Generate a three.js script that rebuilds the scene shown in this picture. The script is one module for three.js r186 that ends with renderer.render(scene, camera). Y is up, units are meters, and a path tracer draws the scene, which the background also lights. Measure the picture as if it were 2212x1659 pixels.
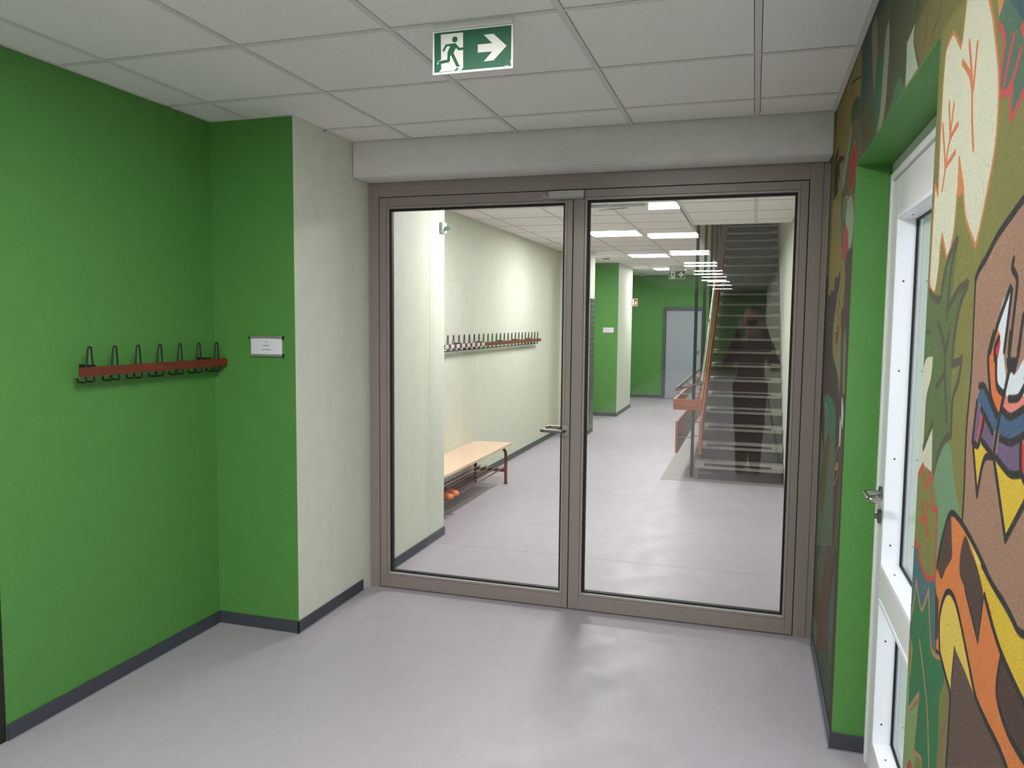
import * as THREE from 'three';
import { RoundedBoxGeometry } from 'three/addons/geometries/RoundedBoxGeometry.js';
import { mergeGeometries, toCreasedNormals } from 'three/addons/utils/BufferGeometryUtils.js';
import { MarchingCubes } from 'three/addons/objects/MarchingCubes.js';
import { RectAreaLightUniformsLib } from 'three/addons/lights/RectAreaLightUniformsLib.js';

// ---------------------------------------------------------------- camera, sky, exposure
const scene = new THREE.Scene();
const renderer = new THREE.WebGLRenderer({ antialias: true });
renderer.toneMapping = THREE.LinearToneMapping;
renderer.toneMappingExposure = 1.1;
renderer.shadowMap.enabled = true;
RectAreaLightUniformsLib.init();
const camera = new THREE.PerspectiveCamera(2 * Math.atan(1659 / 2 / 1682.72) * 180 / Math.PI, 2212 / 1659, 0.05, 100);
camera.position.set(1.6999, 1.6709, 4.3199);
camera.rotation.set(-0.0809, 0.2999, 0.0095, 'YXZ');
scene.add(camera);
// overcast daylight outside the glazed side door
scene.background = new THREE.Color(0.8, 0.91, 1.0);
scene.backgroundIntensity = 1.5;
// brightness of the ceiling panels (radiance), this side of the glazed doors and beyond them
const L_NEAR = 84, L_FAR = 47, L_UP = 9;
const LAMP_COLOR = new THREE.Color(0.99, 0.985, 1.0);

// ---------------------------------------------------------------- measures
const H = 2.6916;                       // ceiling height
const XL = -1.0575, XP = -0.565, XR = 2.043;   // left wall, pillar flank, right wall
const ZC = 0.804, ZB = 0.185;           // pillar front, bulkhead front
const TILE = 0.625, GX = [-0.82, -0.195, 0.43, 1.055, 1.68];

// ---------------------------------------------------------------- helpers
let seed = 12345;
const rnd = () => { seed = (seed * 1664525 + 1013904223) >>> 0; return seed / 4294967296; };
const used = {};
function numbered(n) { const k = (used[n] = (used[n] ?? -1) + 1); return k ? n + '_' + String(k).padStart(3, '0') : n; }
function shadow(o) { o.castShadow = true; o.receiveShadow = true; return o; }
function thing(name, label, category, pos = [0, 0, 0], group) {
  const g = new THREE.Group(); g.name = numbered(name); g.position.set(...pos);
  g.userData = { label, category }; if (group) g.userData.group = group; scene.add(g); return g;
}
function structure(name, label, category = 'wall') {
  const g = new THREE.Group(); g.name = numbered(name); g.userData = { kind: 'structure', label, category }; scene.add(g); return g;
}
// box geometry from bounds, uv in metres by the dominant axis
function planarUV(g) {
  const p = g.attributes.position, n = g.attributes.normal, uv = new Float32Array(p.count * 2);
  for (let i = 0; i < p.count; i++) {
    const ax = Math.abs(n.getX(i)), ay = Math.abs(n.getY(i)), az = Math.abs(n.getZ(i));
    if (ax >= ay && ax >= az) { uv[2 * i] = p.getZ(i); uv[2 * i + 1] = p.getY(i); }
    else if (ay >= az) { uv[2 * i] = p.getX(i); uv[2 * i + 1] = p.getZ(i); }
    else { uv[2 * i] = p.getX(i); uv[2 * i + 1] = p.getY(i); }
  }
  g.setAttribute('uv', new THREE.BufferAttribute(uv, 2)); return g;
}
function bx(x0, x1, y0, y1, z0, z1, r = 0) {
  const w = Math.abs(x1 - x0), h = Math.abs(y1 - y0), d = Math.abs(z1 - z0);
  const g = r ? new RoundedBoxGeometry(w, h, d, 2, Math.min(r, w / 2.01, h / 2.01, d / 2.01)) : new THREE.BoxGeometry(w, h, d);
  g.translate((x0 + x1) / 2, (y0 + y1) / 2, (z0 + z1) / 2); return planarUV(g);
}
function add(parent, name, geo, m, label) {
  const me = shadow(new THREE.Mesh(Array.isArray(geo) ? merge(geo) : geo, m)); me.name = name;
  if (label) me.userData.label = label; parent.add(me); return me;
}
function merge(gs) {
  return mergeGeometries(gs.map((g) => { const q = g.index ? g.toNonIndexed() : g; for (const k of Object.keys(q.attributes)) if (!['position', 'normal', 'uv'].includes(k)) q.deleteAttribute(k); return q; }));
}
function tube(pts, r, seg = 8, curved = false, n = 0) {
  const v = pts.map((p) => new THREE.Vector3(...p));
  let c;
  if (curved) c = new THREE.CatmullRomCurve3(v, false, 'centripetal');
  else {                                  // straight runs with small bends at the corners
    c = new THREE.CurvePath(); const b = typeof n === 'number' && n > 0 ? n : r * 1.8; let last = v[0];
    for (let i = 1; i < v.length - 1; i++) {
      const a = v[i].clone().sub(v[i - 1]), d = v[i + 1].clone().sub(v[i]);
      const k = Math.min(b, a.length() * 0.45, d.length() * 0.45);
      const p0 = v[i].clone().sub(a.setLength(k)), p1 = v[i].clone().add(d.setLength(k));
      c.add(new THREE.LineCurve3(last, p0)); c.add(new THREE.QuadraticBezierCurve3(p0, v[i], p1)); last = p1;
    }
    c.add(new THREE.LineCurve3(last, v[v.length - 1]));
  }
  const steps = curved ? pts.length * 6 : Math.max(2, (pts.length - 2) * 10 + 4);
  const g = new THREE.TubeGeometry(c, steps, r, seg); // capped below
  const caps = [0, 1].map((t) => { const p = c.getPointAt(t), tg = c.getTangentAt(t).multiplyScalar(t ? 1 : -1); const d = new THREE.CircleGeometry(r, seg); d.lookAt(tg); d.translate(p.x, p.y, p.z); return d; });
  return merge([g, ...caps]);
}
const cyl = (r, h, seg = 20) => new THREE.CylinderGeometry(r, r, h, seg);

// ---------------------------------------------------------------- textures
function dataTex(n, f, srgb = true, wrap = true) {
  const d = new Uint8Array(n * n * 4);
  for (let y = 0; y < n; y++) for (let x = 0; x < n; x++) { const c = f(x, y), i = (y * n + x) * 4; d[i] = c[0]; d[i + 1] = c[1]; d[i + 2] = c[2]; d[i + 3] = 255; }
  const t = new THREE.DataTexture(d, n, n, THREE.RGBAFormat); t.magFilter = t.minFilter = THREE.LinearFilter;
  if (wrap) t.wrapS = t.wrapT = THREE.RepeatWrapping; if (srgb) t.colorSpace = THREE.SRGBColorSpace; t.needsUpdate = true; return t;
}
// tileable value noise in [0,1]
function noise(n, cells) {
  const g = new Float32Array(cells * cells); for (let i = 0; i < g.length; i++) g[i] = rnd();
  const o = new Float32Array(n * n), s = (t) => t * t * (3 - 2 * t);
  for (let y = 0; y < n; y++) for (let x = 0; x < n; x++) {
    const fx = x / n * cells, fy = y / n * cells, x0 = fx | 0, y0 = fy | 0, x1 = (x0 + 1) % cells, y1 = (y0 + 1) % cells, u = s(fx - x0), v = s(fy - y0);
    o[y * n + x] = (g[y0 * cells + x0] * (1 - u) + g[y0 * cells + x1] * u) * (1 - v) + (g[y1 * cells + x0] * (1 - u) + g[y1 * cells + x1] * u) * v;
  }
  return o;
}
const N = 512;
const nFine = noise(N, 256), nMid = noise(N, 96), nSmall = noise(N, 170), nBig = noise(N, 12);
const every = (t, m) => { const c = t.clone(); c.repeat.set(1 / m, 1 / m); c.needsUpdate = true; return c; };
// woodchip / roughcast wall paint: relief and a very slight mottling
const stipple = dataTex(N, (x, y) => { const i = y * N + x, v = 255 * (0.45 * nMid[i] + 0.35 * nSmall[i] + 0.2 * nFine[i]); return [v, v, v]; }, false);
const mottle = dataTex(N, (x, y) => { const i = y * N + x, v = 238 + 12 * (nSmall[i] - 0.5) + 10 * (nFine[i] - 0.5) + 6 * (nBig[i] - 0.5); return [v, v, v]; });
// linoleum: grey lilac with fine light and dark flecks
const lino = dataTex(N, (x, y) => {
  const i = y * N + x; let v = 0.93 + 0.05 * (nFine[i] - 0.5) + 0.04 * (nSmall[i] - 0.5) + 0.02 * (nBig[i] - 0.5);
  if (nFine[i] > 0.93) v -= 0.1; else if (nFine[i] < 0.05) v += 0.05; return [255 * v, 252 * v, 253 * v];
});
const linoRough = dataTex(N, (x, y) => { const i = y * N + x, v = 255 * (0.8 + 0.25 * (nBig[i] - 0.5) + 0.1 * (nMid[i] - 0.5)); return [v, v, v]; }, false);
// mineral ceiling board: pin holes and fissures
const boardHole = (i) => (nSmall[i] > 0.86 ? (nSmall[i] - 0.86) * 5 : 0);
const board = dataTex(N, (x, y) => { const i = y * N + x, v = 244 - 70 * boardHole(i) + 8 * (nFine[i] - 0.5); return [v, v, v]; });
const boardBump = dataTex(N, (x, y) => { const i = y * N + x, v = 255 * (0.7 + 0.2 * nMid[i] - boardHole(i)); return [v, v, v]; }, false);
// terrazzo
const terrazzo = (a, b) => dataTex(N, (x, y) => {
  const i = y * N + x; let k = 0.5 + 0.6 * (nMid[i] - 0.5); if (nSmall[i] > 0.72) k += 0.45; if (nSmall[i] < 0.2) k -= 0.4; if (nFine[i] > 0.9) k += 0.3; k = Math.max(0, Math.min(1, k));
  return [0, 1, 2].map((q) => a[q] + (b[q] - a[q]) * k);
});
// wood: grain along u
function wood(a, b, along = 1) {
  const l = noise(N, 64), m = noise(N, 9);
  return dataTex(N, (x, y) => { const gx = (x / 14) | 0, i = y * N + gx, k = Math.max(0, Math.min(1, 0.55 * l[(y * N + ((x / 10) | 0)) % (N * N)] + 0.3 * m[i] + 0.15 * nFine[y * N + x])); return [0, 1, 2].map((q) => a[q] + (b[q] - a[q]) * k); });
}
function canvasTex(w, h, draw) {
  const c = document.createElement('canvas'); c.width = w; c.height = h; draw(c.getContext('2d'), w, h);
  const t = new THREE.CanvasTexture(c); t.colorSpace = THREE.SRGBColorSpace; t.magFilter = THREE.LinearFilter; return t;
}

// ---------------------------------------------------------------- materials
const std = (hex, rough = 0.6, metal = 0, extra = {}) => new THREE.MeshStandardMaterial({ color: hex, roughness: rough, metalness: metal, ...extra });
const wallPaint = (hex, rough = 0.62) => std(hex, rough, 0, { map: every(mottle, 0.7), bumpMap: every(stipple, 0.55), bumpScale: 0.0012 });
const M = {
  green: wallPaint('#559243', 0.55),
  pale: wallPaint('#e6ebd8', 0.6),
  white: wallPaint('#ebe7e3', 0.7),
  floor: new THREE.MeshPhysicalMaterial({ color: '#b4b0b6', roughness: 0.55, map: every(lino, 0.45), roughnessMap: every(linoRough, 1.1) }),
  base: std('#3d4049', 0.45), seal: std('#8b8c93', 0.5),
  tile: std('#f6f3ef', 0.9, 0, { map: every(board, 0.5), bumpMap: every(boardBump, 0.5), bumpScale: 0.0012 }),
  bar: std('#d6d3d0', 0.55), plenum: std('#202020', 0.9),
  frame: std('#918580', 0.4, 0.2), frameEdge: std('#9b908a', 0.37, 0.2), gasket: std('#0b0b0c', 0.6), caulk: std('#9c9a9a', 0.7),
  glass: new THREE.MeshPhysicalMaterial({ color: '#ffffff', roughness: 0, metalness: 0, transmission: 1, thickness: 0, ior: 1.38 }),
  steel: std('#a8a39c', 0.24, 1), steelDark: std('#7c7772', 0.3, 1), alu: std('#a9a7a4', 0.4, 0.6),
  black: std('#17181a', 0.45), iron: std('#24252a', 0.45, 0.2),
  redWood: std('#ffffff', 0.5, 0, { map: every(wood([78, 26, 16], [122, 50, 28]), 0.5) }),
  brownWood: std('#ffffff', 0.42, 0, { map: every(wood([116, 60, 30], [176, 104, 60]), 0.8) }),
  beech: std('#ffffff', 0.4, 0, { map: every(wood([222, 190, 162], [236, 206, 180]), 0.9) }),
  redMetal: std('#741519', 0.35, 0.1), paper: std('#dcdce0', 0.7),
  plastic: std('#dcdbd6', 0.5), whiteLacquer: std('#dcdcda', 0.35), bead: std('#e8e9ee', 0.4),
  terLight: std('#ffffff', 0.55, 0, { map: every(terrazzo([92, 90, 85], [172, 168, 158]), 0.4) }),
  terDark: std('#ffffff', 0.5, 0, { map: every(terrazzo([36, 31, 27], [70, 62, 55]), 0.28) }),
  doorGrey: std('#9da1ab', 0.45), doorFrame: std('#4b4d55', 0.5), darkDoor: std('#1d1b19', 0.5),
  wallTile: std('#4a4848', 0.35), grout: std('#b3b0aa', 0.8),
};
const MURAL = [
['#5a5a30',0,[329,2661,1576,2679,2706,2249,2657,2184,2553,2105,2524,2099,2516,2262,2106,2264,1216,2250,1151,2148,1153,2105,1237,2026,1137,1912,1128,1947,1131,1700,1108,1353,1070,1385,1048,756,1015,784,1005,-18,-10,26,7,432,75,1000,102,1296,174,1796,178,2009,255,2254,380,2481]],
['#9c8738',0,[319,2675,865,2557,876,2443,662,2374,633,2259,624,2139,762,1941,842,1934,909,1854,864,1702,813,1465,535,1534,216,1707,204,2006,215,2237,201,2483]],
['#6b6840',0,[919,2455,1182,2407,1316,2245,1169,2137,947,2171,684,2227,815,2344]],
['#8a7a3a',0,[1149,2154,1085,1973,963,1963,727,2165,878,2182]],
['#2f5a30',0,[883,2553,793,2489,619,2435,748,2427,930,2467,1073,2482]],
['#95a486',0,[867,2468,820,2419,642,2330,627,2228,724,2264,894,2395,915,2442]],
['#4c7a55',0,[650,2216,642,2097,689,2011,758,2044,743,2171,822,2194]],
['#b62c22',0,[1043,2366,922,2323,909,2229,958,2184,1094,2226,1116,2285]],
['#b89858',7,[1043,2366,922,2323,909,2229,958,2184,1094,2226,1116,2285,1043,2366]],
['#a9bb9d',0,[946,2175,858,2147,833,2078,939,2024,995,1963,1093,1990,1112,2076,1033,2151]],
['#c3cbb0',10,[752,2103,747,2178,823,2192,879,2163]],
['#543d2f',0,[1120,1959,966,1955,909,1930,899,1922,914,1755,818,1726,825,1663,896,1625,942,1336,1108,1353,1117,1736,1128,1947]],
['#c24a50',0,[815,2080,745,2029,762,1941,751,1981,785,1943,860,1933,950,1963,961,1966,946,2031]],
['#3a342f',0,[703,1913,621,1873,492,1880,453,1818,330,1836,295,1806,174,1796,146,1519,138,1424,736,1461,535,1534,500,1662,607,1762,709,1852]],
['#4a3728',0,[136,1428,111,1249,871,1328,736,1461]],
['#cfc9bd',8,[631,1803,597,1738,583,1671,584,1620]],
['#3a342f',7,[777,1825,682,1777,755,1743]],
['#3a342f',7,[745,1767,642,1728,739,1687]],
['#3a342f',7,[559,1628,664,1630]],
['#6b4a33',0,[690,1663,616,1596,685,1581,747,1623,749,1663]],
['#8a9468',0,[738,1550,659,1497,799,1453,845,1388,879,1469,846,1585]],
['#7d8462',0,[984,1664,946,1588,987,1400,1070,1407,1047,1590]],
['#4b3529',0,[-11,1285,630,1344,793,1259,824,1001,835,694,1048,756,936,650,762,429,888,692,1070,1385]],
['#5d7256',0,[106,1287,352,1337,682,1324,765,1276,788,1177,786,993,835,694,99,480,75,1000,77,1172]],
['#3b7a4b',0,[161,1292,352,1337,682,1324,765,1276,790,1190,568,1132,518,1190,390,1255]],
['#4a3826',0,[77,1172,79,1284,196,1276,285,1151,288,1035]],
['#69512a',0,[479,1172,341,1089,144,866,264,747,408,790,525,1073,557,1157]],
['#b9c6b0',7,[281,1289,331,1111]],
['#b9c6b0',7,[281,1289,414,1257,397,1188]],
['#8b9a7d',6,[289,753,172,580]],
['#8b9a7d',6,[630,747,614,630]],
['#d5dad0',0,[970,1376,991,1283,1052,1260,1059,1328,1004,1379]],
['#d5dad0',0,[935,1303,946,1188,996,1183,998,1265]],
['#bf946a',8,[941,1184,835,1116,787,1010,826,995,936,1062,975,1147,941,1184]],
['#c98b62',0,[881,1100,820,1057,912,1073,954,1108]],
['#56503c',0,[14,505,1015,784,1008,551,1005,-18,-10,26,0,357]],
['#6b4a34',0,[377,554,758,713,790,439,605,108,386,147]],
['#4f6b4e',0,[166,479,402,352,613,672,422,619]],
['#54382b',0,[1015,784,914,700,762,429,852,508,981,675]],
['#55675a',0,[981,675,857,498,891,291,1014,286,1010,546]],
['#3c5a40',0,[415,93,809,-13,977,42,961,206,634,196]],
['#5c7a5a',0,[62,162,28,48,305,60,322,189]],
['#e1d9c5',0,[430,65,657,6,591,-12,364,-17]],
['#a98b5c',5,[35,36,1001,-9]],
['#a98b5c',5,[256,471,312,287]],
['#23242b',0,[580,2624,506,2570,360,2580,380,2481,233,2463,255,2254,449,2268,435,2351,540,2295,461,2388,654,2376,558,2444,584,2474,670,2491,573,2548]],
['#b5522c',0,[454,2453,372,2448,282,2422,510,2416]],
['#978239',0,[845,2677,329,2661,417,2451,752,2382,917,2484,1158,2509,1133,2675]],
['#2a2620',8,[907,2564,840,2637,1133,2578]],
['#2f5a30',0,[1048,2530,898,2534,860,2480,1000,2464,1174,2463]],
['#37524c',0,[1576,2679,1166,2672,1160,2550,1254,2418,1426,2511,1519,2629,1728,2622]],
['#88805a',0,[1496,2663,1393,2655,1451,2519,1530,2396,1571,2504]],
['#3c6a4f',0,[1635,2491,1557,2508,1535,2380,1609,2268,1696,2293,1695,2444]],
['#959580',0,[1769,2553,1717,2515,1684,2331,1623,2261,1729,2258,1792,2335,1818,2459]],
['#4d5230',0,[1775,2604,1806,2462,1803,2300,1952,2261,2111,2306,2108,2372,2208,2390,2284,2410]],
['#4b7050',0,[2007,2322,1922,2300,1795,2255,1952,2261,2089,2266]],
['#a7b79e',0,[2201,2387,2100,2375,2106,2321,2106,2264,2268,2264,2191,2345]],
['#6e6632',0,[2238,2379,2197,2348,2266,2272,2516,2262,2706,2249,2353,2383]],
['#4c4420',5,[2490,2331,2464,2306,2412,2288]],
['#4c4420',5,[2357,2370,2343,2324,2333,2290]],
['#4c4420',5,[2205,2345,2236,2308,2273,2270]],
['#7b7a38',0,[2701,2251,2516,2262,2524,2099,2553,1931,2517,1789,2493,1585,2485,1337,2485,1132,2485,692,3409,1217,3204,1639,3166,1848,3187,1900,3156,2078]],
['#486a53',0,[2931,2163,3124,2090,3142,1990,3064,1993,3031,1977,3015,1969,3000,2020,2983,2007,2946,2023,2940,2056,2953,2094,2921,2130]],
['#2f5557',0,[2975,2146,3124,2090,3128,2067,3046,2092]],
['#c98a4e',0,[2906,2173,2945,2158,2918,2143]],
['#bf4a46',13,[2923,2129,2957,2095,2948,2059,2944,2026,2977,2013,3009,2012,3005,1983,3016,1966,3031,1974,3064,1993]],
['#bf4a46',13,[3002,2087,2966,2030]],
['#bf4a46',13,[3039,2055,3013,2028,2985,2012]],
['#bf4a46',13,[3039,2086,3049,2074]],
['#cfcfb4',0,[2706,2249,2690,2187,2680,2176,2617,2223,2576,2217,2555,2206,2546,2134,2546,2050,2553,1931,2521,1955,2517,1789,2521,1751,2569,1736,2594,1784,2599,1825,2609,1846,2642,1812,2659,1797,2687,1816,2706,1851,2712,1902,2716,1923,2713,1971,2755,1912,2755,1912,2778,1862,2817,1828,2859,1799,2881,1830,2908,1876,2915,1890,2937,1935,2945,1986,2940,2039,2926,2078,2886,2154,2859,2190]],
['#c47a45',9,[2706,2249,2690,2187,2680,2176,2617,2223,2576,2217,2555,2206,2546,2134,2546,2050,2553,1931,2521,1955,2517,1789,2521,1751,2569,1736,2594,1784,2599,1825,2609,1846,2642,1812,2659,1797,2687,1816,2706,1851,2712,1902,2716,1923,2713,1971,2755,1912,2755,1912,2778,1862,2817,1828,2859,1799,2881,1830,2908,1876,2915,1890,2937,1935,2945,1986,2940,2039,2926,2078,2886,2154,2859,2190]],
['#cc7748',12,[2700,2143,2756,2106,2778,2076]],
['#cc7748',12,[2742,2164,2776,2087,2789,2024,2809,1967]],
['#cc7748',12,[2798,2143,2787,2072]],
['#cc7748',12,[2609,2095,2635,2023]],
['#cc7748',12,[2650,2080,2630,2024]],
['#cc7748',12,[2690,2036,2631,2020,2605,1970]],
['#cc7748',12,[2563,2064,2604,1975,2588,1935]],
['#cc7748',12,[2679,1988,2604,1975]],
['#cc8048',0,[2718,1971,2715,1906,2729,1900,2757,1906,2756,1908]],
['#556b38',0,[2729,1827,2656,1791,2627,1748,2623,1726,2524,1741,2507,1717,2502,1644,2493,1585,2542,1415,2644,1380,2754,1466,2746,1596,2787,1714,2820,1743,2711,1712,2739,1820]],
['#cccdb4',0,[2586,1607,2522,1599,2479,1543,2478,1314,2567,1338,2562,1383,2629,1381,2614,1468,2540,1417,2542,1519,2577,1565]],
['#4e4938',15,[2729,1825,2670,1792,2637,1748,2624,1721,2572,1723,2524,1739]],
['#4e4938',15,[2734,1823,2697,1773,2688,1713,2686,1682]],
['#4e4938',15,[2820,1743,2758,1732,2691,1700]],
['#4e4938',15,[2824,1741,2787,1714,2762,1680,2747,1632,2745,1600,2810,1611]],
['#4e4938',15,[2614,1674,2676,1632,2696,1573,2725,1497]],
['#4e4938',15,[2709,1659,2687,1611]],
['#4e4938',15,[2810,1614,2795,1574,2763,1540,2765,1475]],
['#4e4938',15,[2689,1577,2631,1552]],
['#4e4938',15,[2762,1473,2707,1453,2669,1418,2649,1376]],
['#4e4938',15,[2612,1476,2540,1417]],
['#4e4938',0,[2512,1665,2562,1654,2509,1649]],
['#6b9069',0,[2756,1459,2686,1423,2645,1373,2688,1329,2713,1224,2793,1337,2870,1341,2806,1399]],
['#43686a',0,[2485,1259,2485,1132,2478,1068,2480,1033,2710,1053,2733,1087,2709,1187,2708,1202,2595,1207]],
['#7a7c36',0,[2550,1383,2507,1354,2479,1309,2485,1259,2505,1208,2556,1211,2548,1193,2603,1174,2647,1174,2697,1192,2704,1218,2695,1236,2694,1323,2647,1320,2632,1382,2579,1340]],
['#c2452f',11,[2550,1383,2507,1354,2479,1309,2485,1259,2505,1208,2556,1211,2548,1193,2603,1174,2647,1174,2697,1192,2704,1218,2695,1236,2694,1323,2647,1320,2632,1382,2579,1340,2550,1383]],
['#c2452f',11,[2558,1305,2582,1280,2630,1252]],
['#c2452f',11,[2604,1312,2606,1278,2554,1270]],
['#7f9a5e',0,[2485,961,2498,700,2607,761,2641,919,2543,850,2511,917]],
['#7c7240',0,[2818,1042,2797,906,2787,864,2859,905,2860,1033]],
['#22703f',0,[2541,1135,2528,1086,2493,1038,2482,998,2507,983,2535,984,2524,922,2529,849,2615,922,2598,793,2667,816,2677,801,2787,864,2786,993,2813,1040,2787,1071,2709,1058,2683,1116,2657,1155,2602,1094]],
['#b8825c',9,[2535,984,2487,1006,2528,1086,2541,1135,2602,1094,2657,1155,2704,1056,2787,1071]],
['#b8825c',9,[2529,849,2620,927,2598,793,2667,816,2677,801]],
['#b8825c',9,[2535,984,2524,922]],
['#b8825c',9,[2600,1029,2694,937,2736,835]],
['#b23a2c',0,[2568,758,2536,721,2595,755]],
['#a07a62',0,[3093,1843,3053,1830,2981,1805,2925,1776,2889,1760,2871,1746,2872,1708,2875,1660,2877,1582,2867,1498,2874,1392,2873,1342,2934,1329,3029,1303,3054,1297,3125,1286,3179,1274,3208,1277,3393,1309,3269,1641,3235,1837,3127,1854]],
['#1d1a18',13,[3109,1848,3053,1830,2981,1805,2925,1776,2889,1760,2871,1746]],
['#1d1a18',9,[2871,1746,2872,1708,2875,1660,2877,1582,2867,1498,2874,1392,2873,1342]],
['#d87a38',0,[2793,1337,2935,1327,2974,1300,3046,1270,3116,1221,3214,1205,3268,1193,3277,1142,3166,1079,3120,1085,3009,1102,2891,1160,2796,1195,2760,1144,2772,1074,2743,1067,2712,1174,2716,1213]],
['#4a3026',0,[2793,1336,2741,1277,2715,1218,2753,1206,2780,1233,2819,1265,2813,1292,2799,1332]],
['#4a3026',0,[2897,1325,2873,1287,2877,1255,2913,1241,3001,1187,3016,1262,2975,1296,2938,1310]],
['#4a3026',0,[2716,1168,2735,1087,2752,1094,2741,1160]],
['#e2cf62',0,[2897,1327,2937,1318,2992,1291,3029,1303,2966,1318]],
['#dcb928',0,[2974,1300,3003,1309,3055,1291,3159,1273,3208,1275,3296,1266,3308,1198,3216,1193,3111,1219,3048,1262,3022,1267]],
['#4a3026',0,[3116,1218,3108,1174,3108,1147,3162,1126,3229,1124,3314,1163,3308,1198,3216,1193]],
['#e0c24e',0,[2804,1198,2767,1157,2759,1106,2777,1072,2819,1054,2856,1033,2870,1126,3006,1100,2931,1161,2876,1190]],
['#5d463b',0,[2874,1123,2862,1062,2860,1033,2859,905,3166,1079,3120,1085,3010,1100,2933,1115]],
['#1d1a18',11,[2715,1218,2741,1277,2793,1338,2878,1339,2972,1320,3029,1303]],
['#1d1a18',11,[3000,1308,3060,1295,3125,1286,3175,1273,3203,1277,3291,1293]],
['#1d1a18',11,[2772,1074,2755,1123,2766,1162,2800,1198,2848,1204,2894,1182,2959,1136,3009,1102,3071,1092,3131,1087,3166,1079]],
['#1d1a18',11,[3022,1267,3065,1240,3117,1216,3216,1193,3309,1191]],
['#1d1a18',11,[3117,1215,3106,1155,3162,1126,3229,1124]],
['#1d1a18',11,[2772,1074,2819,1054,2860,1033,2859,905]],
['#1d1a18',6,[2870,1124,2862,1062]],
['#1d1a18',6,[2913,1241,3001,1187,3016,1262]],
['#1d1a18',6,[2714,1174,2740,1066,2776,1074]],
['#dfe5ea',0,[3057,1721,3027,1707,3009,1673,3016,1622,3015,1593,3031,1578,3056,1574,3060,1600,3044,1633,3051,1678,3064,1706]],
['#dfe5ea',0,[3068,1606,3102,1606,3134,1627,3203,1646,3213,1592,3119,1574,3080,1570,3061,1578]],
['#dd7134',0,[3000,1667,2977,1631,2969,1624,2979,1591,2995,1563,3035,1540,3054,1570,3027,1579,3013,1603,3012,1625,3025,1656,3023,1656]],
['#cf2f3c',0,[3013,1650,3000,1636,3003,1621,3018,1624,3026,1648]],
['#e68478',0,[3069,1570,3055,1550,3091,1547,3123,1554,3145,1567,3214,1591,3212,1599,3114,1570]],
['#38597a',0,[2941,1574,2920,1550,2950,1545,2967,1533,3004,1518,3027,1517,3036,1537,2996,1557]],
['#38597a',0,[3053,1546,3043,1515,3075,1509,3114,1512,3152,1530,3221,1552,3217,1574,3091,1543]],
['#6c5878',0,[2924,1550,2907,1484,2930,1486,2948,1541]],
['#6c5878',0,[2965,1528,2961,1496,3018,1483,3025,1513]],
['#6c5878',0,[3045,1506,3041,1481,3094,1472,3148,1475,3141,1511,3098,1509]],
['#cf2f30',0,[2949,1535,2937,1488,2951,1490,2965,1525]],
['#cf2f30',0,[3160,1519,3142,1508,3153,1476,3170,1467,3232,1490,3225,1529]],
['#dcb928',0,[2910,1481,2950,1407,2967,1449,2984,1470,3020,1476,2962,1490]],
['#dcb928',0,[3033,1475,3057,1448,3101,1375,3169,1440,3190,1466,3163,1472,3128,1471]],
['#1d1a18',0,[3058,1625,3108,1628,3096,1608,3067,1608]],
['#1d1a18',11,[3069,1660,3068,1633,3077,1616,3061,1582,3040,1533,3025,1478]],
['#1d1a18',11,[3115,1661,3108,1631,3095,1609]],
['#1d1a18',11,[2989,1659,2968,1622,2995,1563,3035,1540]],
['#1d1a18',11,[3009,1622,3020,1584,3053,1574]],
['#1d1a18',11,[2929,1575,2958,1576,3026,1539]],
['#1d1a18',11,[2948,1541,3012,1513]],
['#1d1a18',11,[2920,1548,2907,1484,2942,1483,2965,1528]],
['#1d1a18',11,[2961,1492,3025,1478,2984,1470,2967,1449,2951,1405,2910,1482]],
['#1d1a18',11,[3026,1477,3102,1374,3169,1440,3190,1466]],
['#1d1a18',11,[3038,1479,3101,1467,3148,1475]],
['#1d1a18',11,[3055,1550,3091,1545,3146,1562,3214,1586]],
['#1d1a18',11,[3051,1509,3103,1511,3153,1528,3221,1552]],
['#1d1a18',11,[3081,1569,3119,1574,3141,1590]],
['#1d1a18',11,[3141,1515,3147,1481,3164,1469]],
['#1d1a18',11,[3064,1763,3060,1751,3085,1733,3080,1691,3071,1635]],
['#1d1a18',11,[3056,1724,3009,1675,2977,1632]],
['#1d1a18',11,[3064,1720,3046,1635]],
['#1d1a18',11,[3120,1684,3108,1637]],
['#1d1a18',11,[3003,1621,3000,1638,3016,1652]]
];

// ================================================================ THE SETTING
// ---------------------------------------------------------------- floor
{
  const f = structure('floor', 'grey speckled linoleum floor of the school corridor', 'floor');
  add(f, 'linoleum', bx(-1.6, 2.5, -0.12, 0, -13.2, 22.2), M.floor);
  add(f, 'welded_seam', bx(XP, XR, -0.001, 0.0004, -1.012, -1.008), std('#8f8b8c', 0.5));
}
{ // terrazzo border that the stair stands on
  const t = structure('trim_1', 'speckled grey terrazzo border around the foot of the stair', 'trim');
  add(t, 'terrazzo_slab', [bx(0.795, 2.045, -0.005, 0.0025, -4.16, -3.988), bx(0.795, 1.2, -0.005, 0.0025, -10.9, -4.16)], M.terLight);
}
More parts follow.
